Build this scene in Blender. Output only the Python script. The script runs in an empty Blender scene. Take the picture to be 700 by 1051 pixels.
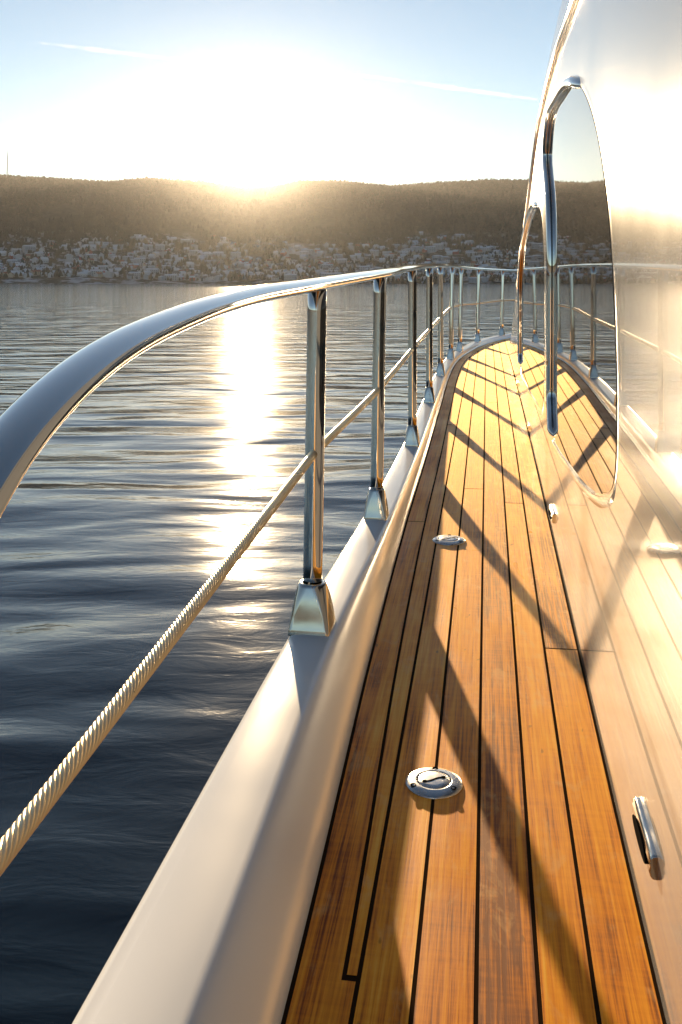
import bpy, bmesh, math, random
import numpy as np
from mathutils import Vector, Matrix

random.seed(7)
np.random.seed(7)
S = bpy.context.scene
COL = S.collection

# ------------------------------------------------------------------ settings
CAM_Z = 1.9                      # eye height over the water
THETA = math.radians(8.53)       # heading of the yacht against the view
SUN_DIR = Vector((-0.095, 1.0, 0.119)).normalized()
SUN_EL = math.asin(SUN_DIR.z)
SUN_AZ = math.atan2(SUN_DIR.x, SUN_DIR.y)       # from +Y towards +X
BOAT_ORG = (1.3, 3.0, 0.0)       # yacht origin in its own q, p, z

# ------------------------------------------------------------------ materials
def new_mat(name):
    m = bpy.data.materials.new(name)
    m.use_nodes = True
    nt = m.node_tree
    return m, nt, nt.nodes['Principled BSDF']

def N(nt, t, **kw):
    n = nt.nodes.new(t)
    for k, v in kw.items():
        setattr(n, k, v)
    return n

def L(nt, a, b):
    nt.links.new(a, b)

def simple(name, col, rough=0.5, metal=0.0, spec=None, ior=None):
    m, nt, b = new_mat(name)
    b.inputs['Base Color'].default_value = (*col, 1)
    b.inputs['Roughness'].default_value = rough
    b.inputs['Metallic'].default_value = metal
    if ior:
        b.inputs['IOR'].default_value = ior
    if spec is not None:
        b.inputs['Specular IOR Level'].default_value = spec
    return m

def noise(nt, vec, scale, detail=3, rough=0.5, dist=0.0):
    n = N(nt, 'ShaderNodeTexNoise')
    n.inputs['Scale'].default_value = scale
    n.inputs['Detail'].default_value = detail
    n.inputs['Roughness'].default_value = rough
    n.inputs['Distortion'].default_value = dist
    if vec is not None:
        L(nt, vec, n.inputs['Vector'])
    return n

def mapping(nt, vec, scale=(1, 1, 1), loc=(0, 0, 0), rot=(0, 0, 0)):
    n = N(nt, 'ShaderNodeMapping')
    n.inputs['Scale'].default_value = scale
    n.inputs['Location'].default_value = loc
    n.inputs['Rotation'].default_value = rot
    L(nt, vec, n.inputs['Vector'])
    return n

def ramp(nt, fac, stops):
    r = N(nt, 'ShaderNodeValToRGB')
    e = r.color_ramp.elements
    while len(e) < len(stops):
        e.new(0.5)
    for i, (p, c) in enumerate(stops):
        e[i].position = p
        e[i].color = (*c, 1) if len(c) == 3 else c
    L(nt, fac, r.inputs['Fac'])
    return r

def mapr(nt, val, a, b, c, d):
    r = N(nt, 'ShaderNodeMapRange')
    for k, v in zip(('From Min', 'From Max', 'To Min', 'To Max'), (a, b, c, d)):
        r.inputs[k].default_value = v
    L(nt, val, r.inputs['Value'])
    return r

def math_node(nt, op, a, b=None):
    m = N(nt, 'ShaderNodeMath', operation=op)
    for i, v in enumerate((a, b)):
        if v is None:
            continue
        if isinstance(v, (int, float)):
            m.inputs[i].default_value = v
        else:
            L(nt, v, m.inputs[i])
    return m

def mixrgb(nt, fac, a, b, mode='MIX'):
    m = N(nt, 'ShaderNodeMix', data_type='RGBA', blend_type=mode)
    for sock, v in ((m.inputs[0], fac), (m.inputs[6], a), (m.inputs[7], b)):
        if isinstance(v, (int, float)):
            sock.default_value = v
        elif isinstance(v, tuple):
            sock.default_value = (*v, 1) if len(v) == 3 else v
        else:
            L(nt, v, sock)
    return m

def objco(nt):
    return N(nt, 'ShaderNodeTexCoord').outputs['Object']

def mat_teak():
    m, nt, b = new_mat('teak')
    co = objco(nt)
    at = N(nt, 'ShaderNodeAttribute', attribute_name='plank_tone')
    cmb = N(nt, 'ShaderNodeCombineXYZ')
    off = math_node(nt, 'MULTIPLY', at.outputs['Fac'], 37.0)
    L(nt, off.outputs[0], cmb.inputs[1]); L(nt, off.outputs[0], cmb.inputs[2])
    add = N(nt, 'ShaderNodeVectorMath', operation='ADD')
    L(nt, co, add.inputs[0]); L(nt, cmb.outputs[0], add.inputs[1])
    v = add.outputs[0]
    fine = noise(nt, mapping(nt, v, (260, 5, 1)).outputs[0], 1.0, 5, 0.62, 0.25)
    med = noise(nt, mapping(nt, v, (70, 1.6, 1)).outputs[0], 1.0, 4, 0.55, 0.6)
    patch = noise(nt, mapping(nt, v, (9, 3.2, 1)).outputs[0], 1.0, 3, 0.55, 0.4)
    cross = noise(nt, mapping(nt, v, (14, 120, 1)).outputs[0], 1.0, 3, 0.6, 0.3)
    s1 = math_node(nt, 'MULTIPLY', fine.outputs[0], 0.46)
    s2 = math_node(nt, 'MULTIPLY', med.outputs[0], 0.34)
    s3 = math_node(nt, 'MULTIPLY', patch.outputs[0], 0.36)
    s4 = math_node(nt, 'MULTIPLY', cross.outputs[0], 0.08)
    s = math_node(nt, 'ADD', math_node(nt, 'ADD', s1.outputs[0], s2.outputs[0]).outputs[0],
                  math_node(nt, 'ADD', s3.outputs[0], s4.outputs[0]).outputs[0])
    t = math_node(nt, 'ADD', s.outputs[0], math_node(nt, 'MULTIPLY', at.outputs['Fac'], 0.10).outputs[0])
    r = ramp(nt, t.outputs[0], [(0.56, (0.17, 0.036, 0.004)), (0.65, (0.62, 0.185, 0.010)),
                                (0.74, (0.82, 0.310, 0.018)), (0.88, (0.92, 0.50, 0.07))])
    # worn pale blotches
    bl = noise(nt, mapping(nt, v, (30, 11, 1), (3, 9, 0)).outputs[0], 1.0, 4, 0.65, 0.5)
    blr = mapr(nt, bl.outputs[0], 0.56, 0.70, 0.0, 0.45)
    c = mixrgb(nt, blr.outputs[0], r.outputs[0], (0.72, 0.40, 0.15))
    # dark pores / spots
    sp = noise(nt, mapping(nt, v, (60, 25, 1), (1, 4, 0)).outputs[0], 1.0, 1, 0.5)
    spr = mapr(nt, sp.outputs[0], 0.76, 0.80, 0.0, 0.55)
    c2 = mixrgb(nt, spr.outputs[0], c.outputs[2], (0.08, 0.03, 0.012))
    L(nt, c2.outputs[2], b.inputs['Base Color'])
    rr = mapr(nt, patch.outputs[0], 0.3, 0.7, 0.46, 0.27)
    L(nt, rr.outputs[0], b.inputs['Roughness'])
    b.inputs['Specular IOR Level'].default_value = 0.08
    b.inputs['Sheen Weight'].default_value = 0.6      # warm fibre sheen, added to brighten the planks where low sun grazes them
    b.inputs['Sheen Roughness'].default_value = 0.32
    b.inputs['Sheen Tint'].default_value = (1.0, .66, .29, 1)
    bp = N(nt, 'ShaderNodeBump')
    bp.inputs['Strength'].default_value = 0.35
    bp.inputs['Distance'].default_value = 0.0012
    L(nt, s.outputs[0], bp.inputs['Height'])
    L(nt, bp.outputs[0], b.inputs['Normal'])
    return m

def mat_gelcoat(name, base, scratch=0.0, rough=0.06):
    m, nt, b = new_mat(name)
    co = objco(nt)
    n = noise(nt, co, 2.3, 3, 0.5)
    c = ramp(nt, n.outputs[0], [(0.3, tuple(x * 0.94 for x in base)), (0.7, base)])
    L(nt, c.outputs[0], b.inputs['Base Color'])
    dirt = noise(nt, mapping(nt, co, (1, 1.5, 1.5)).outputs[0], 2.0, 3, 0.5)
    rr = mapr(nt, dirt.outputs[0], 0.3, 0.7, rough * 0.85, rough * 1.15)
    L(nt, rr.outputs[0], b.inputs['Roughness'])
    b.inputs['IOR'].default_value = 1.52
    if scratch:
        # clear outer coat over fine polishing haze
        b.inputs['Specular IOR Level'].default_value = 0.14
        b.inputs['Coat Weight'].default_value = 0.46
        b.inputs['Coat Roughness'].default_value = 0.008
        b.inputs['Coat IOR'].default_value = 1.42
    wob = noise(nt, co, 1.7, 2, 0.5)
    bp = N(nt, 'ShaderNodeBump')
    bp.inputs['Strength'].default_value = 0.10
    bp.inputs['Distance'].default_value = 0.004
    L(nt, wob.outputs[0], bp.inputs['Height'])
    out = bp
    if scratch:
        sc = noise(nt, mapping(nt, co, (1, 70, 60), rot=(0.5, 0, 0)).outputs[0], 1.0, 4, 0.75, 1.5)
        b2 = N(nt, 'ShaderNodeBump')
        b2.inputs['Strength'].default_value = scratch
        b2.inputs['Distance'].default_value = 0.0004
        L(nt, sc.outputs[0], b2.inputs['Height'])
        L(nt, bp.outputs[0], b2.inputs['Normal'])
        out = b2
    L(nt, out.outputs[0], b.inputs['Normal'])
    if scratch:
        L(nt, bp.outputs[0], b.inputs['Coat Normal'])
    return m

def mat_steel(name, rough=0.06):
    m, nt, b = new_mat(name)
    co = objco(nt)
    b.inputs['Metallic'].default_value = 1.0
    b.inputs['Base Color'].default_value = (0.74, 0.715, 0.68, 1)
    n = noise(nt, mapping(nt, co, (8, 8, 8)).outputs[0], 3.0, 4, 0.6)
    rr = mapr(nt, n.outputs[0], 0.3, 0.75, rough * 0.7, rough * 1.9)
    L(nt, rr.outputs[0], b.inputs['Roughness'])
    return m

TEAK = mat_teak()
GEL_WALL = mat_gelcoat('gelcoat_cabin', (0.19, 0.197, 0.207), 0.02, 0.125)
GEL = mat_gelcoat('gelcoat_hull', (0.72, 0.735, 0.755), 0.0, 0.19)
STEEL = mat_steel('polished_steel', 0.035)
DULL = mat_steel('cast_steel', 0.10)
DULL.node_tree.nodes['Principled BSDF'].inputs['Base Color'].default_value = (.50, .485, .46, 1)
SATIN = mat_steel('satin_steel', 0.22)
SATIN.node_tree.nodes['Principled BSDF'].inputs['Base Color'].default_value = (.46, .45, .45, 1)
ROPE = mat_steel('wire_steel', 0.33)
ROPE.node_tree.nodes['Principled BSDF'].inputs['Base Color'].default_value = (.80, .63, .40, 1)
CAULK = simple('caulk', (0.024, 0.014, 0.008), 0.9, spec=0.0)
GLASS = simple('tinted_glass', (0.012, 0.012, 0.013), 0.015, ior=1.55)
DARK = simple('dark_recess', (0.012, 0.011, 0.010), 0.9, spec=0.0)
LENS = simple('amber_lens', (0.25, 0.15, 0.07), 0.15)
BOTTOM = simple('antifouling', (0.02, 0.03, 0.06), 0.6)

def mat_water():
    m, nt, b = new_mat('sea_water')
    b.inputs['Base Color'].default_value = (0.002, 0.007, 0.014, 1)
    b.inputs['Roughness'].default_value = 0.075
    b.inputs['IOR'].default_value = 1.333
    co = objco(nt)
    a = noise(nt, mapping(nt, co, (2.4, 5.5, 1), rot=(0, 0, 0.12)).outputs[0], 1.0, 4, 0.55, 0.5)
    c = noise(nt, mapping(nt, co, (0.34, 0.95, 1), rot=(0, 0, -0.15)).outputs[0], 1.0, 2, 0.45, 0.3)
    b1 = N(nt, 'ShaderNodeBump')
    b1.inputs['Strength'].default_value = 1.0
    b1.inputs['Distance'].default_value = 0.006
    L(nt, a.outputs[0], b1.inputs['Height'])
    b2 = N(nt, 'ShaderNodeBump')
    b2.inputs['Strength'].default_value = 1.0
    b2.inputs['Distance'].default_value = 0.125
    L(nt, c.outputs[0], b2.inputs['Height'])
    L(nt, b1.outputs[0], b2.inputs['Normal'])
    L(nt, b2.outputs[0], b.inputs['Normal'])
    return m

def mat_hill():
    m, nt, b = new_mat('hillside')
    co = objco(nt)
    n = noise(nt, co, 0.012, 6, 0.62)
    n2 = noise(nt, co, 0.09, 4, 0.6)
    c = ramp(nt, n.outputs[0], [(0.3, (0.045, 0.042, 0.026)), (0.5, (0.075, 0.063, 0.038)), (0.7, (0.12, 0.095, 0.06))])
    c2 = mixrgb(nt, 0.6, c.outputs[0], ramp(nt, n2.outputs[0], [(0.35, (0.025, 0.03, 0.014)), (0.65, (0.10, 0.08, 0.05))]).outputs[0])
    # thin snow low on the slope, between the houses
    sep = N(nt, 'ShaderNodeSeparateXYZ'); L(nt, co, sep.inputs[0])
    low = mapr(nt, sep.outputs[2], 70, 105, 1.0, 0.0)
    sn = mapr(nt, noise(nt, co, 0.035, 5, 0.7).outputs[0], 0.49, 0.58, 0.0, 0.55)
    f = math_node(nt, 'MULTIPLY', low.outputs[0], sn.outputs[0])
    c3 = mixrgb(nt, f.outputs[0], c2.outputs[2], (0.62, 0.66, 0.72))
    L(nt, c3.outputs[2], b.inputs['Base Color'])
    b.inputs['Roughness'].default_value = 0.95
    b.inputs['Specular IOR Level'].default_value = 0.1
    return m

def mat_forest():
    m, nt, b = new_mat('conifer_foliage')
    co = objco(nt)
    n = noise(nt, co, 0.02, 4, 0.6)
    n2 = noise(nt, co, 0.25, 3, 0.6)
    mx = math_node(nt, 'ADD', math_node(nt, 'MULTIPLY', n.outputs[0], 0.6).outputs[0],
                   math_node(nt, 'MULTIPLY', n2.outputs[0], 0.4).outputs[0])
    c = ramp(nt, mx.outputs[0], [(0.35, (0.036, 0.038, 0.025)), (0.5, (0.052, 0.051, 0.034)), (0.66, (0.075, 0.066, 0.046))])
    L(nt, c.outputs[0], b.inputs['Base Color'])
    b.inputs['Roughness'].default_value = 0.9
    b.inputs['Specular IOR Level'].default_value = 0.1
    return m

# ------------------------------------------------------------------ mesh helpers
def make_mesh(name, verts, faces, mats, smooth=True, mat_idx=None):
    me = bpy.data.meshes.new(name)
    if isinstance(verts, np.ndarray):
        verts = verts.tolist()
    if isinstance(faces, np.ndarray):
        faces = faces.tolist()
    me.from_pydata(verts, [], faces)
    for m in (mats if isinstance(mats, (list, tuple)) else [mats]):
        me.materials.append(m)
    if mat_idx is not None:
        me.polygons.foreach_set('material_index', mat_idx)
    if smooth:
        me.polygons.foreach_set('use_smooth', [True] * len(me.polygons))
    me.update()
    return me

def link(name, me, parent=None):
    o = bpy.data.objects.new(name, me)
    COL.objects.link(o)
    if parent is not None:
        o.parent = parent
    return o

def tag(o, label=None, cat=None, group=None, kind=None):
    if label: o['label'] = label
    if cat: o['category'] = cat
    if group: o['group'] = group
    if kind: o['kind'] = kind
    return o

class MB:
    """collects shapes given in yacht coordinates (q, p, z over camera height)"""
    def __init__(s):
        s.v = []; s.f = []; s.mi = []; s.sm = []
    def add(s, vs, fs, mi=0, smooth=True):
        o = len(s.v)
        s.v += [tuple(v) for v in vs]
        s.f += [tuple(i + o for i in f) for f in fs]
        s.mi += [mi] * len(fs)
        s.sm += [smooth] * len(fs)
    def grid(s, rows, closed_u=False, closed_v=False, mi=0, smooth=True, flip=False):
        nr, nc = len(rows), len(rows[0])
        vs = [p for r in rows for p in r]
        fs = []
        for i in range(nr - (0 if closed_v else 1)):
            for j in range(nc - (0 if closed_u else 1)):
                a, b = i * nc + j, i * nc + (j + 1) % nc
                c, d = ((i + 1) % nr) * nc + (j + 1) % nc, ((i + 1) % nr) * nc + j
                fs.append((a, d, c, b) if flip else (a, b, c, d))
        s.add(vs, fs, mi, smooth)
    def tube(s, pts, r, n=16, caps=True, mi=0, oval=None, up=Vector((0, 0, 1)), closed=False):
        pts = [Vector(p) for p in pts]
        rows = []
        m = len(pts)
        for i, p in enumerate(pts):
            if closed:
                t = pts[(i + 1) % m] - pts[i - 1]
            else:
                t = pts[min(i + 1, m - 1)] - pts[max(i - 1, 0)]
            t.normalize()
            u = up if abs(t.dot(up)) < 0.98 else Vector((0, 1, 0)) if abs(t.y) < .9 else Vector((1, 0, 0))
            sx = t.cross(u).normalized()
            uy = sx.cross(t).normalized()
            ri = r[i] if isinstance(r, (list, tuple)) else r
            a, b = (oval if oval else (ri, ri))
            rows.append([p + sx * a * math.cos(k * 2 * math.pi / n) + uy * b * math.sin(k * 2 * math.pi / n) for k in range(n)])
        s.grid(rows, closed_u=True, closed_v=closed, mi=mi)
        if caps and not closed:
            s.add(rows[0], [tuple(range(n))], mi, False)
            s.add(rows[-1], [tuple(reversed(range(n)))], mi, False)
    def box(s, c, sx, sy, sz, rot=None, mi=0):
        vs = []
        for z in (-1, 1):
            for y in (-1, 1):
                for x in (-1, 1):
                    v = Vector((x * sx / 2, y * sy / 2, z * sz / 2))
                    if rot: v = rot @ v
                    vs.append(v + Vector(c))
        s.add(vs, [(0, 2, 3, 1), (4, 5, 7, 6), (0, 1, 5, 4), (2, 6, 7, 3), (0, 4, 6, 2), (1, 3, 7, 5)], mi, False)
    def build(s, name, mats, parent, bevel=0.0, bevel_seg=2, recalc=True):
        vs = [(v[0] - BOAT_ORG[0], v[1] - BOAT_ORG[1], v[2] + CAM_Z) for v in s.v]
        me = bpy.data.meshes.new(name)
        me.from_pydata(vs, [], s.f)
        for m in (mats if isinstance(mats, (list, tuple)) else [mats]):
            me.materials.append(m)
        me.polygons.foreach_set('material_index', s.mi)
        me.polygons.foreach_set('use_smooth', s.sm)
        if recalc or bevel:
            bm = bmesh.new(); bm.from_mesh(me)
            bmesh.ops.remove_doubles(bm, verts=bm.verts, dist=1e-6)
            bmesh.ops.recalc_face_normals(bm, faces=bm.faces)
            if bevel:
                bmesh.ops.bevel(bm, geom=[e for e in bm.edges if len(e.link_faces) == 2 and e.calc_face_angle(0) > 0.6],
                                offset=bevel, segments=bevel_seg, profile=0.5, affect='EDGES')
            bm.to_mesh(me); bm.free()
        me.update()
        o = link(name, me, parent)
        return o

def catmull(pts, n):
    """n samples per span, through all points (non-uniform by chord)"""
    P = [np.array(p, float) for p in pts]
    P = [2 * P[0] - P[1]] + P + [2 * P[-1] - P[-2]]
    out = []
    for i in range(1, len(P) - 2):
        p0, p1, p2, p3 = P[i - 1:i + 3]
        d = lambda a, b: max(np.linalg.norm(b - a) ** 0.5, 1e-6)
        t0 = 0; t1 = t0 + d(p0, p1); t2 = t1 + d(p1, p2); t3 = t2 + d(p2, p3)
        for k in range(n):
            t = t1 + (t2 - t1) * k / n
            A1 = (t1 - t) / (t1 - t0) * p0 + (t - t0) / (t1 - t0) * p1
            A2 = (t2 - t) / (t2 - t1) * p1 + (t - t1) / (t2 - t1) * p2
            A3 = (t3 - t) / (t3 - t2) * p2 + (t - t2) / (t3 - t2) * p3
            B1 = (t2 - t) / (t2 - t0) * A1 + (t - t0) / (t2 - t0) * A2
            B2 = (t3 - t) / (t3 - t1) * A2 + (t - t1) / (t3 - t1) * A3
            out.append((t2 - t) / (t2 - t1) * B1 + (t - t1) / (t2 - t1) * B2)
    out.append(P[-2])
    return out

def smooth_interp(xs, ys):
    pts = catmull(list(zip(xs, ys)), 12)
    X = np.array([p[0] for p in pts]); Y = np.array([p[1] for p in pts])
    return lambda v: float(np.interp(v, X, Y))

# ------------------------------------------------------------------ yacht geometry functions
MID = 1.3                              # centre line of the yacht
z_deck = smooth_interp([-5, -1, 0, 1, 2, 3, 4, 5, 6, 7, 8, 9, 10, 12],
                       [-.80, -.745, -.72, -.70, -.674, -.641, -.614, -.594, -.579, -.567, -.563, -.555, -.55, -.545])
h_bul = smooth_interp([-5, 0, 1.8, 2.6, 3.5, 5, 8, 12], [.075, .072, .067, .054, .043, .037, .034, .034])
port = [(-5, -.22), (-2, -.31), (0, -.335), (.85, -.325), (1.71, -.308), (2.49, -.281), (3.5, -.266), (4.61, -.27), (5.77, -.272),
        (6.887, -.253), (7.6, -.21), (8.73, -.085), (9.73, .1425), (10.5, .47), (10.98, .87), (11.12, 1.3)]
pathP = [np.array(p) for p in catmull(port, 14)]
full = pathP + [np.array((p[0], 2 * MID - p[1])) for p in reversed(pathP[:-1])]
full = np.array(full)
tan = np.gradient(full, axis=0)
tan /= np.linalg.norm(tan, axis=1)[:, None]
nrm = np.stack([-tan[:, 1], tan[:, 0]], 1)       # (p,q): inboard = +q on port side
w_out = smooth_interp([-5, 0, .83, 1.7, 2.5, 3.5, 5, 8, 12], [.03, .03, .032, .038, .040, .040, .040, .042, .045])
w_in = smooth_interp([-5, 0, .83, 1.7, 2.5, 3.5, 5, 8, 12], [.085, .085, .08, .050, .040, .031, .028, .026, .026])
w_dk = smooth_interp([-5, 0, .92, 1.7, 2.5, 3.5, 5, 6, 7.6, 9.5, 12], [.15, .145, .130, .098, .062, .048, .046, .040, .036, .05, .05])

def off_path(fn):
    o = np.array([full[i] + nrm[i] * fn(full[i][0]) for i in range(len(full))])
    return o
deck_edge = off_path(w_dk)
nP = len(pathP)
de_p, de_q = deck_edge[:nP, 0], deck_edge[:nP, 1]
mar_edge = off_path(lambda p: w_dk(p) + .052)
ma_p, ma_q = mar_edge[:nP, 0], mar_edge[:nP, 1]
q_de = lambda p: float(np.interp(p, de_p, de_q))
q_ma = lambda p: float(np.interp(p, ma_p, ma_q, right=MID))
st_q = lambda p: float(np.interp(p, [x[0] for x in pathP], [x[1] for x in pathP]))
WALL_Q = .168

root = bpy.data.objects.new('motor_yacht', None)
COL.objects.link(root)
root.rotation_euler = (0, 0, -THETA)
c, s_ = math.cos(THETA), math.sin(THETA)
root.location = (BOAT_ORG[0] * c + BOAT_ORG[1] * s_, -BOAT_ORG[0] * s_ + BOAT_ORG[1] * c, 0)
tag(root, 'white motor yacht with teak side deck, steel bow rail and glossy cabin side', 'yacht')

# ---- hull topsides
mb = MB()
rows = []
for i in range(len(full)):
    p, q = full[i]
    n = nrm[i]
    zc = z_deck(p) + h_bul(p)
    bow = max(0, min(1, (p - 5) / 6)) ** 1.6
    r = []
    for (f, dz) in ((0.0, -.06), (.01, -.16), (.06, -.5), (.14, -.95), (.22, -1.35), (.34, -1.9)):
        w = -w_out(p) + f * (1 + 2.6 * bow)
        zz = zc + dz if dz > -.9 else -CAM_Z + {-.95: .35, -1.35: -.02, -1.9: -.5}[dz]
        pos = full[i] + n * w
        pos = np.array((pos[0], min(pos[1], MID) if q < MID else max(pos[1], MID)))
        r.append((pos[1], pos[0], zz))
    rows.append(r)
mb.grid(rows, mi=0)
st = [rows[0][k] for k in range(6)] + [rows[-1][k] for k in reversed(range(6))]
mb.add(st, [tuple(range(len(st)))], 0, False)
mb.build('hull', GEL, root)
# rubbing strake
mb = MB()
mb.tube([(*(full[i] + nrm[i] * (-w_out(full[i][0]) - .004))[::-1], z_deck(full[i][0]) + h_bul(full[i][0]) - .17) for i in range(len(full))], .018, 10)
mb.build('rub_strake', STEEL, root)

# ---- bulwark with rounded cap
mb = MB()
rows = []
def bul_profile(p):
    H, wo, wi, wd = h_bul(p), w_out(p), w_in(p), w_dk(p)
    pr = [(-wo, -.09), (-wo, -.03), (-wo, H - .022)]
    for a in (20, 40, 60, 80):
        t = math.radians(a)
        pr.append((-wo + .016 * (1 - math.cos(t)), H - .016 + .016 * math.sin(t)))
    pr += [(-wo + .024, H + .0005), (-wo * .2, H + .0015), (wi - .024, H + .0005)]
    # soft inner shoulder as a bezier into the sloped inner face
    b0, b1, b2, b3 = (wi - .016, H), (wi - .003, H), (wi + (wd - wi) * .12, H * .90), (wd - .006, H * .16)
    for k in range(0, 11):
        t = k / 10
        pr.append(tuple((1 - t) ** 3 * b0[j] + 3 * t * (1 - t) ** 2 * b1[j] + 3 * t * t * (1 - t) * b2[j] + t ** 3 * b3[j] for j in (0, 1)))
    pr += [(wd - .003, .006), (wd, .001), (wd + .003, -.012)]
    return pr
fine_idx = []
for i in range(len(full)):
    p = full[i][0]
    rows.append([((full[i] + nrm[i] * w)[1], (full[i] + nrm[i] * w)[0], z_deck(p) + h) for (w, h) in bul_profile(p)])
mb.grid(rows)
mb.build('bulwark', GEL, root)

# ---- deck: caulk sheet + planks
GAP = .0047
deck = None
mb = MB()
ps = np.arange(-4.9, 11.05, .1)
rows = []
for p in ps:
    a = q_de(p) - .002
    a = min(a, MID)
    rows.append([(a + (2 * MID - 2 * a) * k / 6, p, z_deck(p) - .00035) for k in range(7)])
mb.grid(rows, smooth=False)
deck = mb.build('caulking', CAULK, root)

class Planks:
    def __init__(s):
        s.v = []; s.f = []; s.tone = []
    def strip(s, p0, p1, qa, qb, tone, step=.06, mirror=False):
        n = max(2, int((p1 - p0) / step) + 1)
        prev = None
        rows = []
        for k in range(n):
            p = p0 + (p1 - p0) * k / (n - 1)
            a, b = qa(p), qb(p)
            if b - a < .004:
                if rows: break
                continue
            z = z_deck(p)
            rows.append([(a, p, z - .004), (a, p, z), (b, p, z), (b, p, z - .004)])
        if len(rows) < 2: return
        o = len(s.v)
        for r in rows:
            for v in r:
                s.v.append((2 * MID - v[0], v[1], v[2]) if mirror else v)
                s.tone.append(tone)
        m = 4
        for i in range(len(rows) - 1):
            for j in range(m - 1):
                f = (o + i * m + j, o + i * m + j + 1, o + (i + 1) * m + j + 1, o + (i + 1) * m + j)
                s.f.append(f if mirror else f[::-1])
        s.f.append(tuple(o + j for j in range(m)))
        s.f.append(tuple(o + (len(rows) - 1) * m + j for j in reversed(range(m))))

pl = Planks()
def joints(start, lst, end):
    e = [start] + lst + [end]
    return [(e[i] + .0025, e[i + 1] - .0025) for i in range(len(e) - 1)]
seams = [-.128, -.0717, -.0107, .0504, .1050, .1665]
rnd = random.Random(5)
NIB = .968
for mirror in (False, True):
    # margin board; behind p=1.04 it reaches the first straight seam (nibbed there)
    for (a, b) in joints(-4.8, [-2.2, 2.66, 5.5, 8.4], 11.0):
        tone = rnd.random()
        for (a2, b2, wide) in (((a, NIB, True), (NIB, b, False)) if a < NIB < b else ((a, b, b <= NIB),)):
            pl.strip(a2, b2, lambda p: q_de(p) + .005,
                     (lambda p: seams[0] - GAP / 2) if wide else (lambda p: min(MID, q_ma(p) - GAP / 2)), tone, mirror=mirror)
    # sliver between the margin board and the first straight plank
    for (a, b) in joints(NIB, [4.2], 9.0):
        pl.strip(a + .006, b, lambda p: q_ma(p) + GAP / 2, lambda p: seams[0] - GAP / 2, rnd.random(), mirror=mirror)
    cuts = [[-1.3, 3.95, 7.2], [-2.6, 3.05, 6.3], [-.8, 4.9, 8.1], [-1.7, 2.89, 6.9], [-2.2, 1.845, 5.6]]
    for i in range(5):
        for (a, b) in joints(-4.8, cuts[i], 11.0):
            qa = (lambda p, x=seams[i]: max(x + GAP / 2, q_ma(p) + GAP / 2))
            qb = (lambda p, x=seams[i + 1]: x - GAP / 2)
            pl.strip(a, b, qa, qb, rnd.random(), mirror=mirror)
    # foredeck
    q = seams[-1]
    while q < MID - .001:
        q2 = min(q + .0597, MID)
        if q2 > MID - .02: q2 = MID
        for (a, b) in joints(7.0, [8.2 + rnd.random() * 1.5], 11.0):
            pl.strip(a, b, lambda p, x=q: max(x + GAP / 2, q_ma(p) + GAP / 2), lambda p, x=q2: x - (GAP / 2 if x < MID else .002), rnd.random(), mirror=mirror)
        q = q2
me = bpy.data.meshes.new('teak_deck')
me.from_pydata([(v[0] - BOAT_ORG[0], v[1] - BOAT_ORG[1], v[2] + CAM_Z) for v in pl.v], [], pl.f)
me.materials.append(TEAK)
at = me.attributes.new('plank_tone', 'FLOAT', 'POINT')
at.data.foreach_set('value', pl.tone)
me.update()
link('teak_deck', me, root)

# ---- cabin side and coach roof
prof_ctrl = [(7.52, -.42), (6.9, -.27), (5.78, .03), (4.9, .245), (4.33, .385), (3.64, .55), (3.16, .645), (2.55, .695), (1.6, .725), (0, .74), (-1.5, .70), (-2.2, .60), (-2.55, .35), (-2.6, -.1)]
top = [np.array(p) for p in catmull(prof_ctrl, 8)]
prof = [np.array((7.56, -1.0)), np.array((7.55, -.60))] + top + [np.array((-2.6, -1.0))]
pr = np.array(prof)
tg = np.gradient(pr, axis=0); tg /= np.linalg.norm(tg, axis=1)[:, None]
inn = np.stack([tg[:, 1], -tg[:, 0]], 1)
cen = np.array((2.5, -.2))
for i in range(len(pr)):
    if np.dot(inn[i], cen - pr[i]) < 0: inn[i] = -inn[i]
inn[-1] = (1, 0); inn[0] = inn[1] = (-1, 0)
R_ = .075
mb = MB()
rings = []
def ring(inset, q):
    out = []
    for i in range(len(pr)):
        P = pr[i] + inn[i] * inset
        out.append((q, P[0], P[1]))
    return out
for a in (0, 15, 30, 45, 60, 75, 90):
    t = math.radians(a)
    rings.append(ring(R_ * (1 - math.sin(t)), WALL_Q + R_ * (1 - math.cos(t))))
for a in (90, 75, 60, 45, 30, 15, 0):
    t = math.radians(a)
    rings.append(ring(R_ * (1 - math.sin(t)), 2 * MID - WALL_Q - R_ * (1 - math.cos(t))))
mb.grid(rings)
mb.add(rings[0], [tuple(range(len(pr)))], 0, False)
mb.add(rings[-1], [tuple(reversed(range(len(pr))))], 0, False)
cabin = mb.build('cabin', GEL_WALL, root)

# ---- cabin windows
def pY(Y): return .025 + 1.011 * Y
def window_outline(ctrl, n=10):
    return [tuple(p) for p in catmull(ctrl + [ctrl[0]], n)][:-1]

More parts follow.
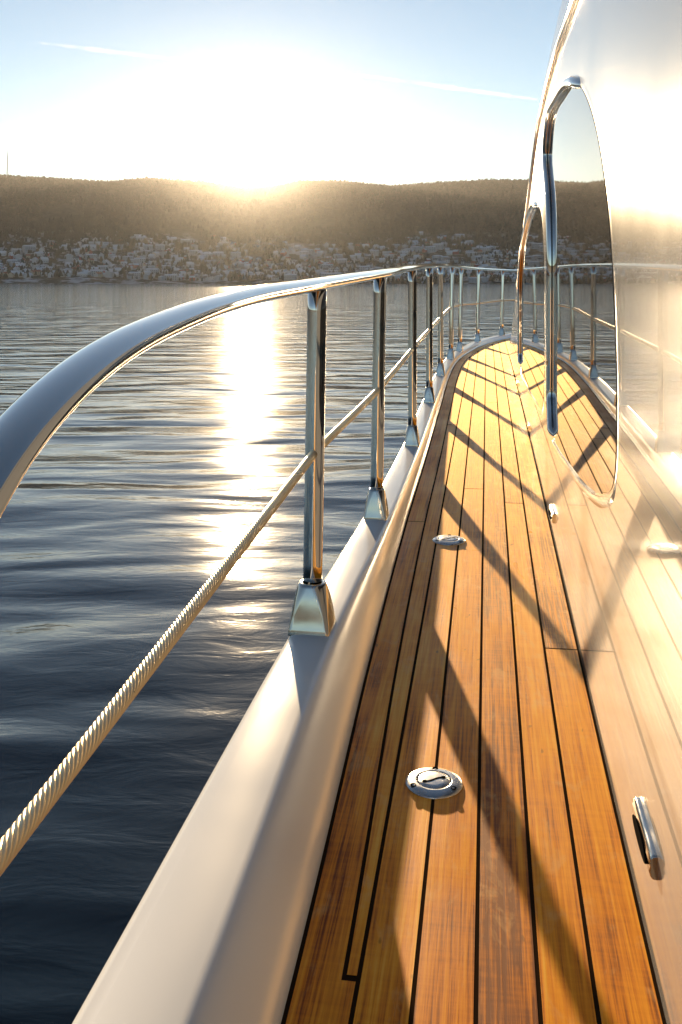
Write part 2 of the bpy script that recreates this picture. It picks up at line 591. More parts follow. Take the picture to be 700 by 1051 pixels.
def make_window(ctrl, chrome_range, rim=True, name='window'):
    pts = catmull(ctrl + [ctrl[0]], 10)[:-1]
    m = MB()
    o1 = [(WALL_Q - .0009, p[0], p[1]) for p in pts]
    o2 = [(WALL_Q + .01, p[0], p[1]) for p in pts]
    m.add(o1, [tuple(range(len(o1)))], 0, False)
    m.grid([o1, o2], closed_u=True, smooth=False)
    w = m.build(name, GLASS, root)
    m = MB()
    a, b = chrome_range
    seg = [pts[i % len(pts)] for i in range(a, b)]
    m.tube([(WALL_Q - .004 + (.024, .011, .003, 0)[min(3, i, len(seg) - 1 - i)], p[0], p[1]) for i, p in enumerate(seg)], [.0115 * (.25, .6, .85, 1)[min(3, i, len(seg) - 1 - i)] for i in range(len(seg))], 14, up=Vector((1, 0, 0)))
    m.build('chrome_frame', STEEL, w)
    if rim:
        m = MB()
        seg = [pts[i % len(pts)] for i in range(b - 1, a + len(pts) + 1)]
        rows = []
        for i, p in enumerate(seg):
            t = np.array(seg[min(i + 1, len(seg) - 1)]) - np.array(seg[max(i - 1, 0)])
            t = t / np.linalg.norm(t)
            nn = np.array((t[1], -t[0]))
            if np.dot(nn, np.array(p) - np.mean(np.array(pts), axis=0)) < 0: nn = -nn
            r = []
            for k in range(9):
                an = math.pi * k / 8
                d = -.003 + .024 * k / 8
                r.append((WALL_Q + .0005 - (.0009 + .005 * min(1, max(0, (i / len(seg) - .50) * 5))) * math.sin(an) , p[0] + nn[0] * d, p[1] + nn[1] * d))
            rows.append(r)
        m.grid(rows)
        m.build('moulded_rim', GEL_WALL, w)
    return w

w1 = [(pY(2.56), -.30), (pY(2.55), -.10), (pY(2.55), .10), (pY(2.60), .22), (pY(2.74), .36), (pY(2.62), .435), (pY(2.26), .432), (pY(1.90), .392), (pY(1.64), .305), (pY(1.47), .205), (pY(1.36), .09),
      (pY(1.30), -.03), (pY(1.275), -.17), (pY(1.30), -.262), (pY(1.42), -.308), (pY(1.66), -.345), (pY(2.0), -.372), (pY(2.3), -.392), (pY(2.5), -.385)]
make_window(w1, (-12, 76))
w2 = [(pY(4.98), -.38), (pY(4.96), -.15), (pY(4.93), .0), (pY(4.75), .13), (pY(4.35), .215), (pY(3.8), .265), (pY(3.3), .262), (pY(3.0), .18), (pY(2.9), .0), (pY(2.88), -.25), (pY(2.96), -.37), (pY(3.4), -.41), (pY(4.2), -.435), (pY(4.85), -.44)]
make_window(w2, (-6, 62))
# chrome trim along the roof line
mb = MB()
tr = catmull([(5.5, -.03), (5.0, .105), (4.62, .20), (3.84, .375), (3.26, .508), (2.47, .555), (1.93, .54), (.8, .53), (-.8, .52)], 10)
mb.tube([(WALL_Q - .003, p[0], p[1]) for p in tr], .008, 12, up=Vector((1, 0, 0)))
mb.build('roof_trim', STEEL, root)
# windscreen on the sloping front
mb = MB()
def zprof(p):
    o = sorted([(t[0], t[1]) for t in top]); return float(np.interp(p, [a[0] for a in o], [a[1] for a in o]))
rows = []
for k in range(12):
    p = 4.5 + 2.2 * k / 11
    rows.append([(.42 + (2 * MID - .84) * j / 8, p, zprof(p) + .006) for j in range(9)])
mb.grid(rows)
mb.build('windscreen', GLASS, root)

# ---- courtesy lights low on the cabin side
def make_light(pc, zc):
    m = MB()
    Lh, Hh, D = .058, .0125, .0085
    sec = []
    for j in range(17):
        a = math.pi * j / 16
        rib = .0007 * math.cos(a * 14)
        sec.append(((D + rib) * math.sin(a) ** .55 if 0 < j < 16 else 0, Hh * (1 if math.cos(a) > 0 else -1) * abs(math.cos(a)) ** .6))
    rows = []
    for t, e in ((-1, .90), (-.985, .97), (-.95, 1), (-.6, 1), (-.2, 1), (.2, 1), (.6, 1), (.95, 1), (.985, .97), (1, .90)):
        rows.append([(WALL_Q + .001 - d_ * e, pc + Lh * t, zc + h_ * e) for (d_, h_) in sec])
    m.grid(rows)
    m.add(rows[0], [tuple(range(17))], 0, False); m.add(rows[-1], [tuple(reversed(range(17)))], 0, False)
    lt = m.build('courtesy_light', DULL, root)
    m = MB()
    pts = [(pc + .043 * math.cos(2 * math.pi * k / 24), zc - .003 + .0062 * math.sin(2 * math.pi * k / 24)) for k in range(24)]
    m.tube([(WALL_Q - .0088, p[0], p[1]) for p in pts], .0013, 6, closed=True, up=Vector((1, 0, 0)))
    m.add([(WALL_Q - .0094, p[0], p[1]) for p in pts], [tuple(range(24))], 0, False)
    m.build('light_lens', DARK, lt)
    return lt
for (Y, zc) in ((1.03, -.585), (2.50, -.592), (3.94, -.582), (5.4, -.56)):
    make_light(pY(Y), zc)

# ---- deck filler caps
def make_filler(pc, qc, R=.0395):
    z0 = z_deck(pc)
    sl = (z_deck(pc + .05) - z_deck(pc - .05)) / .1
    def P(x, y, h): return (qc + x, pc + y, z0 + h * (.62 if h > 0 else 1) + y * sl)
    def lathe(m, prof_, n=48, mi=0):
        rows = [[P(r * math.cos(2 * math.pi * k / n), r * math.sin(2 * math.pi * k / n), h) for k in range(n)] for (r, h) in prof_]
        m.grid(rows, closed_u=True, mi=mi)
        return rows
    m = MB()
    rr = lathe(m, [(R, -.002), (R, .0015), (R * .985, .0028), (R * .93, .0044), (R * .80, .0066), (R * .66, .0078), (R * .615, .0081), (R * .605, .0074), (R * .60, .0058)])
    body = m.build('deck_filler', SATIN, root)
    m = MB()
    rr = lathe(m, [(R * .605, .0052), (R * .56, .0052)], mi=0)
    m.build('cap_seal', DARK, body)
    m = MB()
    rr = lathe(m, [(R * .565, .004), (R * .56, .0076), (R * .545, .0083), (R * .3, .0088), (R * .02, .0089)])
    m.add(rr[-1], [tuple(range(48))])
    cap = m.build('cap', SATIN, body)
    # key slot with a round socket at either end
    m = MB()
    ca, sa = math.cos(math.radians(62)), math.sin(math.radians(62))
    for sgn in (-1, 1):
        cx, cy = sgn * R * .36 * sa, sgn * R * .36 * ca
        m.add([P(cx +   .0036 * math.cos(k * math.pi / 6), cy +   .0036 * math.sin(k * math.pi / 6), .0093) for k in range(12)], [tuple(range(12))], 0, False)
    for k in range(8):
        t0, t1 = -1 + 2 * k / 8, -1 + 2 * (k + 1) / 8
        f = lambda t: (t * R * .36 * sa, t * R * .36 * ca + .0016 * math.sin(t * math.pi))
        a, b = f(t0), f(t1)
        w_ = .0019
        m.add([P(a[0] - ca * w_, a[1] + sa * w_, .0092), P(b[0] - ca * w_, b[1] + sa * w_, .0092), P(b[0] + ca * w_, b[1] - sa * w_, .0092), P(a[0] + ca * w_, a[1] - sa * w_, .0092)], [(0, 1, 2, 3)], 0, False)
    m.build('key_slot', DARK, body)
    for k in range(3):
        a = math.radians(90 + 120 * k)
        m = MB()
        cx, cy = R * .80 * math.cos(a), R * .80 * math.sin(a)
        rows = []
        for (r, h) in ((.0043, .0062), (.0040, .0076), (.0022, .0070), (.0016, .0058)):
            rows.append([P(cx + r * math.cos(j * math.pi / 7), cy + r * math.sin(j * math.pi / 7), h) for j in range(14)])
        m.grid(rows, closed_u=True, mi=0)
        m.add(rows[-1], [tuple(range(14))], 0, False)
        m.build('screw', DARK, body)
make_filler(1.35, -.0725)
make_filler(2.498, -.0965, .042)

# ---- guard rail: stanchions, hand rail, wire rope
rail_z = smooth_interp([1.0, 1.26, 1.71, 2.49, 3.5, 4.61, 5.77, 6.887, 7.6, 8.73, 9.73, 12], [-.037, -.0195, -.003, .0225, .0525, .078, .099, .114, .118, .121, .121, .121])
st_ps = [1.71, 2.49, 3.5, 4.61, 5.77, 6.887, 7.6, 8.73, 9.73, 10.55]
def rq(p): return st_q(p)

def make_stanchion(q, p, ang, lean, ztop, fw=1.0, fh=1.0, tr=.0172):
    zb = z_deck(p) + h_bul(p)
    ztop = ztop - .004
    m = MB()
    zf = zb + .080 * fh
    pts = []
    for k in range(13):
        t = k / 12
        pts.append((q + lean[0] * t, p + lean[1] * t, zf - .012 + (ztop - zf + .012) * t))
    m.tube(pts, tr, 24)
    st = m.build('stanchion', STEEL, root)
    # faceted socket
    m = MB()
    rows = []
    for (h, wx, wy, rc) in ((-.004, .074, .078, .006), (.004, .074, .078, .006), (.0075, .072, .076, .007), (.03, .0665, .069, .010), (.055, .059, .061, .015), (.076, .0515, .0525, .021), (.080, .049, .050, .022), (.0815, .045, .046, .021), (.0815, .036, .036, .017)):
        wx, wy, rc, h = wx * fw, wy * fw, rc * fw, h * fh
        r = []
        for (cx, cy, a0) in ((1, 1, 0), (-1, 1, 90), (-1, -1, 180), (1, -1, 270)):
            for k in range(7):
                a = math.radians(a0 + 90 * k / 6)
                x = cx * (wx / 2 - rc) + rc * math.cos(a)
                y = cy * (wy / 2 - rc) + rc * math.sin(a)
                r.append((q + x * math.cos(ang) - y * math.sin(ang), p + x * math.sin(ang) + y * math.cos(ang), zb + h))
        rows.append(r)
    m.grid(rows, closed_u=True)
    m.build('socket', DULL, st)
    return st

ALLST = [(st_q(p), p) for p in st_ps] + [(MID, 11.12)] + [(2 * MID - st_q(p), p) for p in reversed(st_ps[5:])]
for (q, p) in ALLST:
    i = int(np.argmin((full[:, 0] - p) ** 2 + (full[:, 1] - q) ** 2))
    ang = math.atan2(-tan[i][1], tan[i][0])
    lean = (.009, .0) if p < 3 else ((.0, .0) if p < 6 else (.012, .03))
    make_stanchion(q, p, ang, lean, rail_z(p), *((1, 1, .0172) if p < 2 else (.80, .9, .0165) if p < 3 else (.72, .86, .0160)))

# hand rail: sweeps down and ends on the bulwark beside the boarding gate
rail_pts = [(rq(.40), .405, -.655), (rq(.40), .41, -.52), (rq(.42), .425, -.40), (rq(.44), .452, -.30), (rq(.5), .495, -.228), (rq(.55), .553, -.170), (rq(.62), .620, -.122), (rq(.7), .696, -.0895), (rq(.8), .813, -.0605), (rq(1), 1.008, -.0365), (rq(1.26), 1.261, -.0195)]
for p in np.arange(1.6, 11.0, .35):
    rail_pts.append((st_q(p) + (.009 if p < 3 else 0 if p < 6 else .012), p, rail_z(p)))
rail_pts.append((MID, 11.15, .121))
for p in np.arange(10.8, 6.9, -.35):
    rail_pts.append((2 * MID - st_q(p), p, rail_z(p)))
mb = MB()
mb.tube(catmull(rail_pts, 7), .02, 28, oval=(.0235, .0122))
mb.build('hand_rail', STEEL, root)

# wire rope through the stanchions
rope_ctrl = [(rq(.42) + .004, .43, -.402), (rq(.6), .62, -.385), (st_q(1.71) + .0045, 1.71, -.302), (st_q(2.49) + .004, 2.49, -.275), (st_q(3.5), 3.5, -.240), (st_q(4.61), 4.61, -.222), (st_q(5.77), 5.77, -.208), (st_q(6.887), 6.887, -.178), (st_q(7.6), 7.6, -.172),
             (st_q(8.73) + .005, 8.73, -.185), (st_q(9.73) + .005, 9.73, -.178), (st_q(10.55), 10.55, -.178), (MID, 11.12, -.175)]
raw = np.array(catmull(rope_ctrl[2:], 30))
seg0 = np.array([np.array(rope_ctrl[0]) + (np.array(rope_ctrl[2]) - np.array(rope_ctrl[0])) * t for t in np.linspace(0, 1, 40)[:-1]])
raw = np.concatenate([seg0, raw])
d = np.concatenate([[0], np.cumsum(np.linalg.norm(np.diff(raw, axis=0), axis=1))])
ss = np.concatenate([np.arange(0, 3.0, .0028), np.arange(3.0, d[-1], .006)])
pts = np.stack([np.interp(ss, d, raw[:, k]) for k in range(3)], 1)
tt = np.gradient(pts, axis=0); tt /= np.linalg.norm(tt, axis=1)[:, None]
sx = np.cross(tt, [0, 0, 1]); sx /= np.linalg.norm(sx, axis=1)[:, None]
uy = np.cross(sx, tt)
n = 66
K = np.arange(n) * 2 * math.pi / n
lobes = 11
rad = .0078 * (0.82 + 0.18 * np.sqrt(np.abs(np.sin(K * lobes / 2))))
ph = ss * 2 * math.pi / .088
A = K[None, :] + ph[:, None]
V = pts[:, None, :] + rad[None, :, None] * (np.cos(A)[:, :, None] * sx[:, None, :] + np.sin(A)[:, :, None] * uy[:, None, :])
V = V.reshape(-1, 3) + np.array([-BOAT_ORG[0], -BOAT_ORG[1], CAM_Z])
nr = len(pts)
ii, jj = np.meshgrid(np.arange(nr - 1), np.arange(n), indexing='ij')
F = np.stack([ii * n + jj, ii * n + (jj + 1) % n, (ii + 1) * n + (jj + 1) % n, (ii + 1) * n + jj], -1).reshape(-1, 4)
link('wire_rope', make_mesh('wire_rope', V, F[:, ::-1], ROPE), root)

# ------------------------------------------------------------------ water
def wave_height(x, y, cell):
    rng = np.random.RandomState(11)
    h = np.zeros_like(x)
    n = 70
    for k in range(n):
        lam = 0.28 * (5.0 / 0.28) ** (rng.rand())
        ang = math.radians(90 + rng.normal(6, 46))
        kx, ky = math.cos(ang) * 2 * math.pi / lam, math.sin(ang) * 2 * math.pi / lam
        slope = 0.0060 * (1.0 if lam > .8 else .4)
        amp = slope * lam / (2 * math.pi)
        att = np.clip((lam / cell - 2.5) / 2.5, 0, 1)
        ph0 = rng.rand() * 6.283
        h += amp * att * np.sin(kx * x + ky * y + ph0 + 0.6 * np.sin(0.11 * x + 0.07 * y + ph0 * 2))
    # gust patches: calmer and livelier areas
    patch = 0.75 + 0.45 * np.sin(0.09 * y + 0.05 * x + 1.3) * np.sin(0.043 * y - 0.03 * x)
    return h * patch

azs = np.concatenate([np.radians(np.arange(-180, -40, 4.0)), np.radians(np.arange(-40, 62, 0.26)), np.radians(np.arange(62, 180, 4.0))])
rs = [0.6]
while rs[-1] < 1700: rs.append(rs[-1] * 1.0125)
rs = np.array(rs)
Rg, Ag = np.meshgrid(rs, azs, indexing='ij')
X = Rg * np.sin(Ag); Y = Rg * np.cos(Ag)
cell = np.maximum(Rg * 0.0125, Rg * 0.0046)
Z = wave_height(X, Y, cell)
V = np.stack([X, Y, Z], -1).reshape(-1, 3)
na = len(azs); nr = len(rs)
ii, jj = np.meshgrid(np.arange(nr - 1), np.arange(na), indexing='ij')
F = np.stack([ii * na + jj, ii * na + (jj + 1) % na, (ii + 1) * na + (jj + 1) % na, (ii + 1) * na + jj], -1).reshape(-1, 4)
F = F[:, ::-1].tolist()
F.append(tuple(range(na)))
water = link('water', make_mesh('water', V, F, mat_water()))
tag(water, 'calm dark blue fjord water with low sun glitter', 'water', kind='structure')

# ------------------------------------------------------------------ hills
rngs = np.random.RandomState(3)
FR = [(rngs.randn(2), rngs.rand() * 6.28) for _ in range(60)]
def fbm(x, y, base, octs=5):
    h = np.zeros_like(x); a = 1.0; f = 1.0 / base
    k = 0
    for o in range(octs):
        for j in range(5):
            v, ph0 = FR[(o * 5 + j) % 60]
            v = v / np.linalg.norm(v)
            h += a * np.sin((v[0] * x + v[1] * y) * f * 6.283 + ph0 + 1.7 * np.sin((v[1] * x - v[0] * y) * f * 2.1 + ph0))
        a *= .52; f *= 2.03
    return h / 5
ridge_az = np.radians([-180, -120, -70, -45, -30, -19.3, -15.6, -13.5, -11.3, -8, -6.5, -5.43, -4.0, -2.5, 0, 2.9, 5.7, 8.5, 11, 16, 22, 30, 45, 70, 120, 180])
ridge_px = np.array([55, 70, 80, 92, 103, 105, 103, 101.5, 106, 103, 99, 97, 99, 105, 105, 100, 103, 105, 104, 97, 92, 95, 85, 70, 60, 55])
def ridge(az): return np.interp(az, ridge_az, ridge_px) * .001
R0, R1 = 1480.0, 2500.0
def terrain(x, y):
    r = np.hypot(x, y); az = np.arctan2(x, y)
    shore = R0 + 40 * np.sin(az * 9 + 1) + 18 * np.sin(az * 31)
    t = (r - shore) / (R1 - shore)
    g = np.where(t < 1, np.interp(t, [-.2, 0, .012, .18, .42, .62, .82, 1.0], [-.12, 0, .012, .16, .48, .76, .94, 1.0]), 1.0 - .8 * (t - 1))
    H = ridge(az)
    z = g * H * r
    nz = fbm(x, y, 700, 5)
    w = np.clip(t, 0, 1) * np.clip(1 - t, 0, 1) * 4
    z = z + nz * 17 * w + np.clip(t, 0, 1) * fbm(x + 900, y, 120, 3) * 1.2
    return np.where(t < 0, np.maximum(-4, t * 60), z)
azs = np.concatenate([np.radians(np.arange(-180, -34, 2.0)), np.radians(np.arange(-34, 40, 0.2)), np.radians(np.arange(40, 180, 2.0))])
rs = np.concatenate([np.arange(1380, 2600, 14.0), np.arange(2600, 2720, 40)])
Rg, Ag = np.meshgrid(rs, azs, indexing='ij')
X = Rg * np.sin(Ag); Y = Rg * np.cos(Ag)
Z = terrain(X, Y)
V = np.stack([X, Y, Z], -1).reshape(-1, 3)
na = len(azs); nr = len(rs)
ii, jj = np.meshgrid(np.arange(nr - 1), np.arange(na), indexing='ij')
F = np.stack([ii * na + jj, ii * na + (jj + 1) % na, (ii + 1) * na + (jj + 1) % na, (ii + 1) * na + jj], -1).reshape(-1, 4)
hills = link('hills', make_mesh('hills', V, F[:, ::-1], mat_hill()))
tag(hills, 'long wooded hillside across the fjord under the setting sun', 'hill', kind='structure')

# forest canopy on the slopes
rng = np.random.RandomState(21)
def scatter(n, az0, az1, t0, t1):
    az = np.radians(az0 + (az1 - az0) * rng.rand(n)); r = R0 + (R1 - R0) * (t0 + (t1 - t0) * rng.rand(n))
    return r * np.sin(az), r * np.cos(az)
fx, fy = scatter(26000, -30, 34, .30, 1.03)
gx, gy = scatter(5000, -26, 30, .02, .40)
fx = np.concatenate([fx, gx]); fy = np.concatenate([fy, gy])
keep = fbm(fx, fy, 260, 3) > -.55
saz = np.degrees(np.arctan2(fx, fy))
fx, fy = fx[keep], fy[keep]
fz = terrain(fx, fy)
nT = len(fx)
hh = (6 + 6.5 * rng.rand(nT) ** 1.5) * np.interp(np.hypot(fx, fy), [2000, 2450], [1.0, .55]); rw = hh * (.22 + .14 * rng.rand(nT))
# keep the notch where the sun stands a little lower
V = np.zeros((nT, 11, 3)); 
for k in range(5):
    a = 2 * math.pi * k / 5 + rng.rand(nT) * .6
    V[:, k] = np.stack([fx + rw * np.cos(a), fy + rw * np.sin(a), fz + hh * (.12 + .1 * rng.rand(nT))], -1)
    V[:, 5 + k] = np.stack([fx + rw * .62 * np.cos(a + .3), fy + rw * .62 * np.sin(a + .3), fz + hh * (.55 + .12 * rng.rand(nT))], -1)
V[:, 10] = np.stack([fx, fy, fz + hh], -1)
base = np.arange(nT)[:, None] * 11
quads = []; tris = []
for k in range(5):
    k2 = (k + 1) % 5
    quads.append(base + np.array([[k, k2, 5 + k2, 5 + k]]))
    tris.append(base + np.array([[5 + k, 5 + k2, 10]]))
F = np.concatenate(quads).tolist() + np.concatenate(tris).tolist()
forest = link('forest', make_mesh('forest', V.reshape(-1, 3), F, mat_forest(), smooth=False))
tag(forest, 'dark mixed forest covering the far hillside', 'forest', kind='stuff')

# ------------------------------------------------------------------ town on the shore
def mat_plain(name, col, rough=.8):
    m, nt, b = new_mat(name)
    n = noise(nt, objco(nt), 0.8, 3, .5)
    r = ramp(nt, n.outputs[0], [(.3, tuple(x * .85 for x in col)), (.7, col)])
    L(nt, r.outputs[0], b.inputs['Base Color'])
    b.inputs['Roughness'].default_value = rough
    return m
W_WHITE = mat_plain('white_boarding', (.50, .51, .52)); W_CREAM = mat_plain('cream_boarding', (.48, .42, .32)); W_RED = mat_plain('red_boarding', (.30, .07, .05)); W_GREY = mat_plain('grey_boarding', (.38, .40, .42))
RF_DARK = mat_plain('slate_roof', (.09, .09, .10)); RF_SNOW = mat_plain('snowy_roof', (.55, .58, .63)); RF_RED = mat_plain('tile_roof', (.26, .09, .055))
PANE = simple('house_pane', (.03, .035, .045), .1)
def house_mesh(name, w, d, h, rh, wall, roof):
    v = []; f = []; mi = []
    def q(a, m):
        o = len(v); v.extend(a); f.append(tuple(range(o, o + len(a)))); mi.append(m)
    x, y = w / 2, d / 2
    q([(-x, -y, -4), (x, -y, -4), (x, -y, h), (-x, -y, h)], 0); q([(x, y, -4), (-x, y, -4), (-x, y, h), (x, y, h)], 0)
    q([(x, -y, -4), (x, y, -4), (x, y, h), (x, 0, h + rh), (x, -y, h)], 0); q([(-x, y, -4), (-x, -y, -4), (-x, -y, h), (-x, 0, h + rh), (-x, y, h)], 0)
    e = .5
    s = rh / y
    q([(-x - e, -y - e, h - s * e + .05), (x + e, -y - e, h - s * e + .05), (x + e, 0, h + rh + .15), (-x - e, 0, h + rh + .15)], 1)
    q([(x + e, y + e, h - s * e + .05), (-x - e, y + e, h - s * e + .05), (-x - e, 0, h + rh + .15), (x + e, 0, h + rh + .15)], 1)
    nw = int(w // 3)
    for st in range(max(1, int(h // 2.8))):
        for k in range(nw):
            cx = -x + (k + .5) * w / nw; z = .9 + 2.8 * st
            q([(cx - .6, -y - .04, z), (cx + .6, -y - .04, z), (cx + .6, -y - .04, z + 1.3), (cx - .6, -y - .04, z + 1.3)], 2)
    c0 = (w * .2, 0.6)
    for (dx, dy) in ((1, 0), (-1, 0), (0, 1), (0, -1)):
        a = .45
        if dx: pts = [(c0[0] + dx * a, c0[1] - a, h), (c0[0] + dx * a, c0[1] + a, h), (c0[0] + dx * a, c0[1] + a, h + rh + 1.2), (c0[0] + dx * a, c0[1] - a, h + rh + 1.2)]
        else: pts = [(c0[0] - a, c0[1] + dy * a, h), (c0[0] + a, c0[1] + dy * a, h), (c0[0] + a, c0[1] + dy * a, h + rh + 1.2), (c0[0] - a, c0[1] + dy * a, h + rh + 1.2)]
        q(pts, 0)
    return make_mesh(name, v, f, [wall, roof, PANE], smooth=False, mat_idx=mi)
kinds = [
    ('white_house', house_mesh('white_house', 11, 8.5, 5.6, 3.2, W_WHITE, RF_DARK), 'white timber house with dark gabled roof in the far shore town', 'white houses with dark roofs across the fjord', .30),
    ('snowy_house', house_mesh('snowy_house', 12, 9, 5.4, 3.4, W_WHITE, RF_SNOW), 'white house under a snow covered roof in the far shore town', 'houses with snowy roofs across the fjord', .34),
    ('cream_house', house_mesh('cream_house', 10, 8, 5.6, 3.0, W_CREAM, RF_RED), 'cream house with reddish tiled roof in the far shore town', 'cream houses across the fjord', .10),
    ('red_house', house_mesh('red_house', 10, 8, 5.2, 3.2, W_RED, RF_SNOW), 'dark red house with snow on its roof in the far shore town', 'red houses across the fjord', .10),
    ('grey_block', house_mesh('grey_block', 20, 11, 8.6, 2.0, W_GREY, RF_SNOW), 'long grey apartment block with pale flat looking roof in the far shore town', 'apartment blocks across the fjord', .16),
]
town = [(-19.5, 13.0, 430)]
spots = []
rngh = random.Random(12)
def elev_limit(azd):   # upper edge of the town, as angle over the water
    return np.interp(azd, [-22, -17, -13, -9, -5, -1, 2, 4, 6, 8, 11, 14, 30], [.028, .034, .047, .043, .039, .036, .040, .047, .046, .038, .031, .031, .028])
tries = 0
cellmap = {}
while len(spots) < 1150 and tries < 120000:
    tries += 1
    azd = rngh.uniform(-21, 15) if rngh.random() < .93 else rngh.uniform(15, 26)
    r = R0 + 30 + rngh.random() ** 1.2 * 480
    x, y = r * math.sin(math.radians(azd)), r * math.cos(math.radians(azd))
    z = float(terrain(np.array([x]), np.array([y]))[0])
    if z < 1.5 or z / r > elev_limit(azd) * (0.9 + .2 * rngh.random()): continue
    dens = float(fbm(np.array([x]), np.array([y]), 160, 2)[0])
    if dens < -.25 and rngh.random() < .75: continue
    key = (round(x / 12), round(y / 13))
    if key in cellmap: continue
    cellmap[key] = 1
    spots.append((r, x, y, z))
spots.sort()
cum = []
rest = MBrest = ([], [], [])
for i, (r, x, y, z) in enumerate(spots):
    u = rngh.random(); acc = 0
    for k in kinds:
        acc += k[4]
        if u <= acc: break
    face = -math.atan2(x, y) + rngh.uniform(-.6, .6) + (math.pi / 2 if rngh.random() < .3 else 0)
    sc = rngh.uniform(.6, .95)
    if i < 290:
        o = bpy.data.objects.new(k[0], k[1])
        COL.objects.link(o)
        o.location = (x, y, z); o.rotation_euler = (0, 0, face); o.scale = (sc, sc, sc)
        tag(o, k[2], 'house', k[3])
    else:
        me = k[1]
        ca, sa = math.cos(face) * sc, math.sin(face) * sc
        o0 = len(rest[0])
        for vv in me.vertices:
            rest[0].append((x + vv.co.x * ca - vv.co.y * sa, y + vv.co.x * sa + vv.co.y * ca, z + vv.co.z * sc))
        mo = {'white_house': (0, 1, 6), 'snowy_house': (0, 2, 6), 'cream_house': (3, 4, 6), 'red_house': (5, 2, 6), 'grey_block': (7, 2, 6)}[k[0]]
        for pp in me.polygons:
            rest[1].append(tuple(a + o0 for a in pp.vertices)); rest[2].append(mo[pp.material_index])
upper = link('upper_town', make_mesh('upper_town', rest[0], rest[1], [W_WHITE, RF_DARK, RF_SNOW, W_CREAM, RF_RED, W_RED, PANE, W_GREY], smooth=False, mat_idx=rest[2]))
tag(upper, 'rows of small houses higher up the far hillside', 'houses', kind='stuff')

# radio mast on the ridge
az = math.radians(-18.9); r = 2440
x, y = r * math.sin(az), r * math.cos(az)
z = float(terrain(np.array([x]), np.array([y]))[0])
mast = bpy.data.objects.new('radio_mast', None); COL.objects.link(mast); mast.location = (x, y, z)
tag(mast, 'thin lattice radio mast on the ridge at far left', 'mast')
MASTM = simple('mast_steel', (.25, .24, .24), .5, .6)
def bars(name, segs, wd):
    v = []; f = []
    for a, b in segs:
        a, b = Vector(a), Vector(b); t = (b - a).normalized(); u = t.orthogonal().normalized(); w = t.cross(u)
        o = len(v)
        for P in (a, b):
            for k in range(4):
                an = k * math.pi / 2
                v.append(tuple(P + (u * math.cos(an) + w * math.sin(an)) * wd))
        for k in range(4): f.append((o + k, o + (k + 1) % 4, o + 4 + (k + 1) % 4, o + 4 + k))
    return link(name, make_mesh(name, v, f, MASTM, smooth=False), mast)
HM = 58
corner = lambda k, h: ((2.4 - 2.0 * h / HM) * math.cos(k * math.pi / 2 + .78), (2.4 - 2.0 * h / HM) * math.sin(k * math.pi / 2 + .78), h)
segs = [(corner(k, -3), corner(k, HM)) for k in range(4)]
for i in range(14):
    for k in range(4): segs.append((corner(k, i * HM / 14), corner((k + 1) % 4, (i + 1) * HM / 14)))
bars('lattice', segs, .28)
bars('antenna', [((0, 0, HM - 1), (0, 0, HM + 9))], .3)
bars('crossarm', [((-3, 0, HM * .8), (3, 0, HM * .8)), ((0, -3, HM * .68), (0, 3, HM * .68))], .3)

# ------------------------------------------------------------------ contrails far up in the sky
CT, nt, b = new_mat('contrail')
nt.nodes.remove(b)
tcn = N(nt, 'ShaderNodeTexCoord')
nn = noise(nt, tcn.outputs['Object'], .004, 4, .6)
lw = N(nt, 'ShaderNodeLayerWeight'); lw.inputs['Blend'].default_value = .5
inv = math_node(nt, 'SUBTRACT', 1.0, lw.outputs['Facing'])
al = math_node(nt, 'MULTIPLY', mapr(nt, nn.outputs[0], .38, .7, .0, .10).outputs[0], inv.outputs[0])
tr_ = N(nt, 'ShaderNodeBsdfTransparent'); tl_ = N(nt, 'ShaderNodeBsdfTranslucent'); tl_.inputs['Color'].default_value = (.95, .95, .95, 1)
mx_ = N(nt, 'ShaderNodeMixShader')
L(nt, al.outputs[0], mx_.inputs[0]); L(nt, tr_.outputs[0], mx_.inputs[1]); L(nt, tl_.outputs[0], mx_.inputs[2])
L(nt, mx_.outputs[0], nt.nodes['Material Output'].inputs['Surface'])
def contrail(a, b_, D, rad_, label):
    def W(px, py, d): return Vector(((px - 350) / 1000 * d, d, (290 - py) / 1000 * d + CAM_Z))
    P0, P1 = W(*a, D), W(*b_, D * 1.15)
    t = (P1 - P0).normalized(); u = t.orthogonal().normalized(); w = t.cross(u)
    rows = []
    v = []; f = []
    nseg, ns = 40, 12
    for i in range(nseg + 1):
        s = i / nseg
        rr = rad_ * (.15 + .85 * math.sin(math.pi * min(1, s * 1.02)) ** .5) * (1 + .25 * math.sin(s * 31) * math.sin(s * 13 + 1))
        for k in range(ns):
            an = 2 * math.pi * k / ns
            v.append(tuple(P0.lerp(P1, s) + (u * math.cos(an) + w * math.sin(an)) * rr))
    for i in range(nseg):
        for k in range(ns):
            f.append((i * ns + k, i * ns + (k + 1) % ns, (i + 1) * ns + (k + 1) % ns, (i + 1) * ns + k))
    o = link('contrail', make_mesh('contrail', v, f, CT))
    tag(o, label, 'contrail')
contrail((360, 76), (565, 104), 9000, 26, 'faint white contrail right of the sun, slanting to the cabin')
contrail((40, 44), (190, 62), 9000, 26, 'faint white contrail high at the left of the sky')

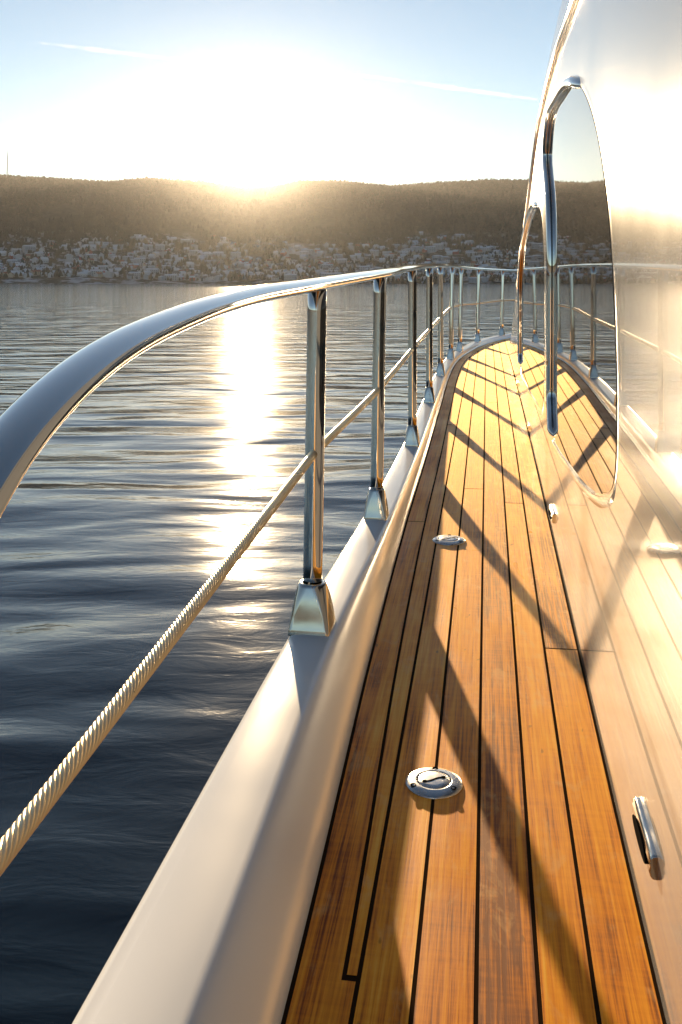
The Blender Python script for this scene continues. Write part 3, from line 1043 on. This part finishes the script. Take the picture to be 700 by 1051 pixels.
# ------------------------------------------------------------------ haze
HAZE_ON = True
if HAZE_ON:
    hm = bpy.data.materials.new('air_haze'); hm.use_nodes = True
    nt = hm.node_tree
    for nd in list(nt.nodes): nt.nodes.remove(nd)
    out = N(nt, 'ShaderNodeOutputMaterial'); pv = N(nt, 'ShaderNodeVolumePrincipled')
    pv.inputs['Color'].default_value = (.92, .92, .94, 1)
    pv.inputs['Density'].default_value = .000036
    pv.inputs['Anisotropy'].default_value = .28
    pv2 = N(nt, 'ShaderNodeVolumePrincipled')          # forward lobe: the bright air round the sun
    pv2.inputs['Color'].default_value = (.95, .93, .9, 1)
    pv2.inputs['Density'].default_value = .0000022
    pv2.inputs['Anisotropy'].default_value = .92
    av = N(nt, 'ShaderNodeAddShader')
    L(nt, pv.outputs[0], av.inputs[0]); L(nt, pv2.outputs[0], av.inputs[1])
    L(nt, av.outputs[0], out.inputs['Volume'])
    me = bpy.data.meshes.new('haze')
    bm = bmesh.new(); bmesh.ops.create_cube(bm, size=1.0)
    bmesh.ops.scale(bm, vec=(5520, 5520, 360), verts=bm.verts)
    bm.to_mesh(me); bm.free(); me.materials.append(hm)
    hz = link('haze', me); hz.location = (0, 0, 360 / 2 - 20)
    tag(hz, 'thin golden evening haze over the fjord', 'haze', kind='stuff')

# ------------------------------------------------------------------ sky, sun, camera
w = bpy.data.worlds.new('World'); S.world = w; w.use_nodes = True
nt = w.node_tree
bg = nt.nodes['Background']
sky = N(nt, 'ShaderNodeTexSky', sky_type='NISHITA')
sky.sun_disc = False
sky.sun_elevation = SUN_EL
sky.sun_rotation = SUN_AZ
sky.air_density = .8; sky.dust_density = .05; sky.ozone_density = 1.9
L(nt, sky.outputs[0], bg.inputs['Color'])
bg.inputs['Strength'].default_value = .05
sl = bpy.data.lights.new('sun', 'SUN'); sl.energy = 5.0; sl.angle = math.radians(.53); sl.color = (1.0, .77, .50)
so = bpy.data.objects.new('sun', sl); COL.objects.link(so)
so.rotation_euler = (-SUN_DIR).to_track_quat('-Z', 'Y').to_euler()
so.location = (SUN_DIR * 50)

cam = bpy.data.cameras.new('camera'); co_ = bpy.data.objects.new('camera', cam); COL.objects.link(co_)
co_.location = (0, 0, CAM_Z); co_.rotation_euler = (math.radians(90), 0, 0)
cam.sensor_width = 36; cam.sensor_fit = 'AUTO'; cam.lens = 36 * 1000 / 1051
cam.shift_y = -(525.5 - 290) / 1051
cam.clip_start = .02; cam.clip_end = 30000
S.camera = co_

S.view_settings.view_transform = 'Standard'
S.view_settings.look = 'None'
S.view_settings.gamma = 1
S.view_settings.exposure = 2.0
S.view_settings.use_white_balance = True
S.view_settings.white_balance_temperature = 7300
S.cycles.use_denoising = True
S.cycles.max_bounces = 10
S.cycles.glossy_bounces = 6
S.cycles.sample_clamp_indirect = 8
S.cycles.caustics_reflective = False
S.cycles.caustics_refractive = False
S.cycles.volume_bounces = 0
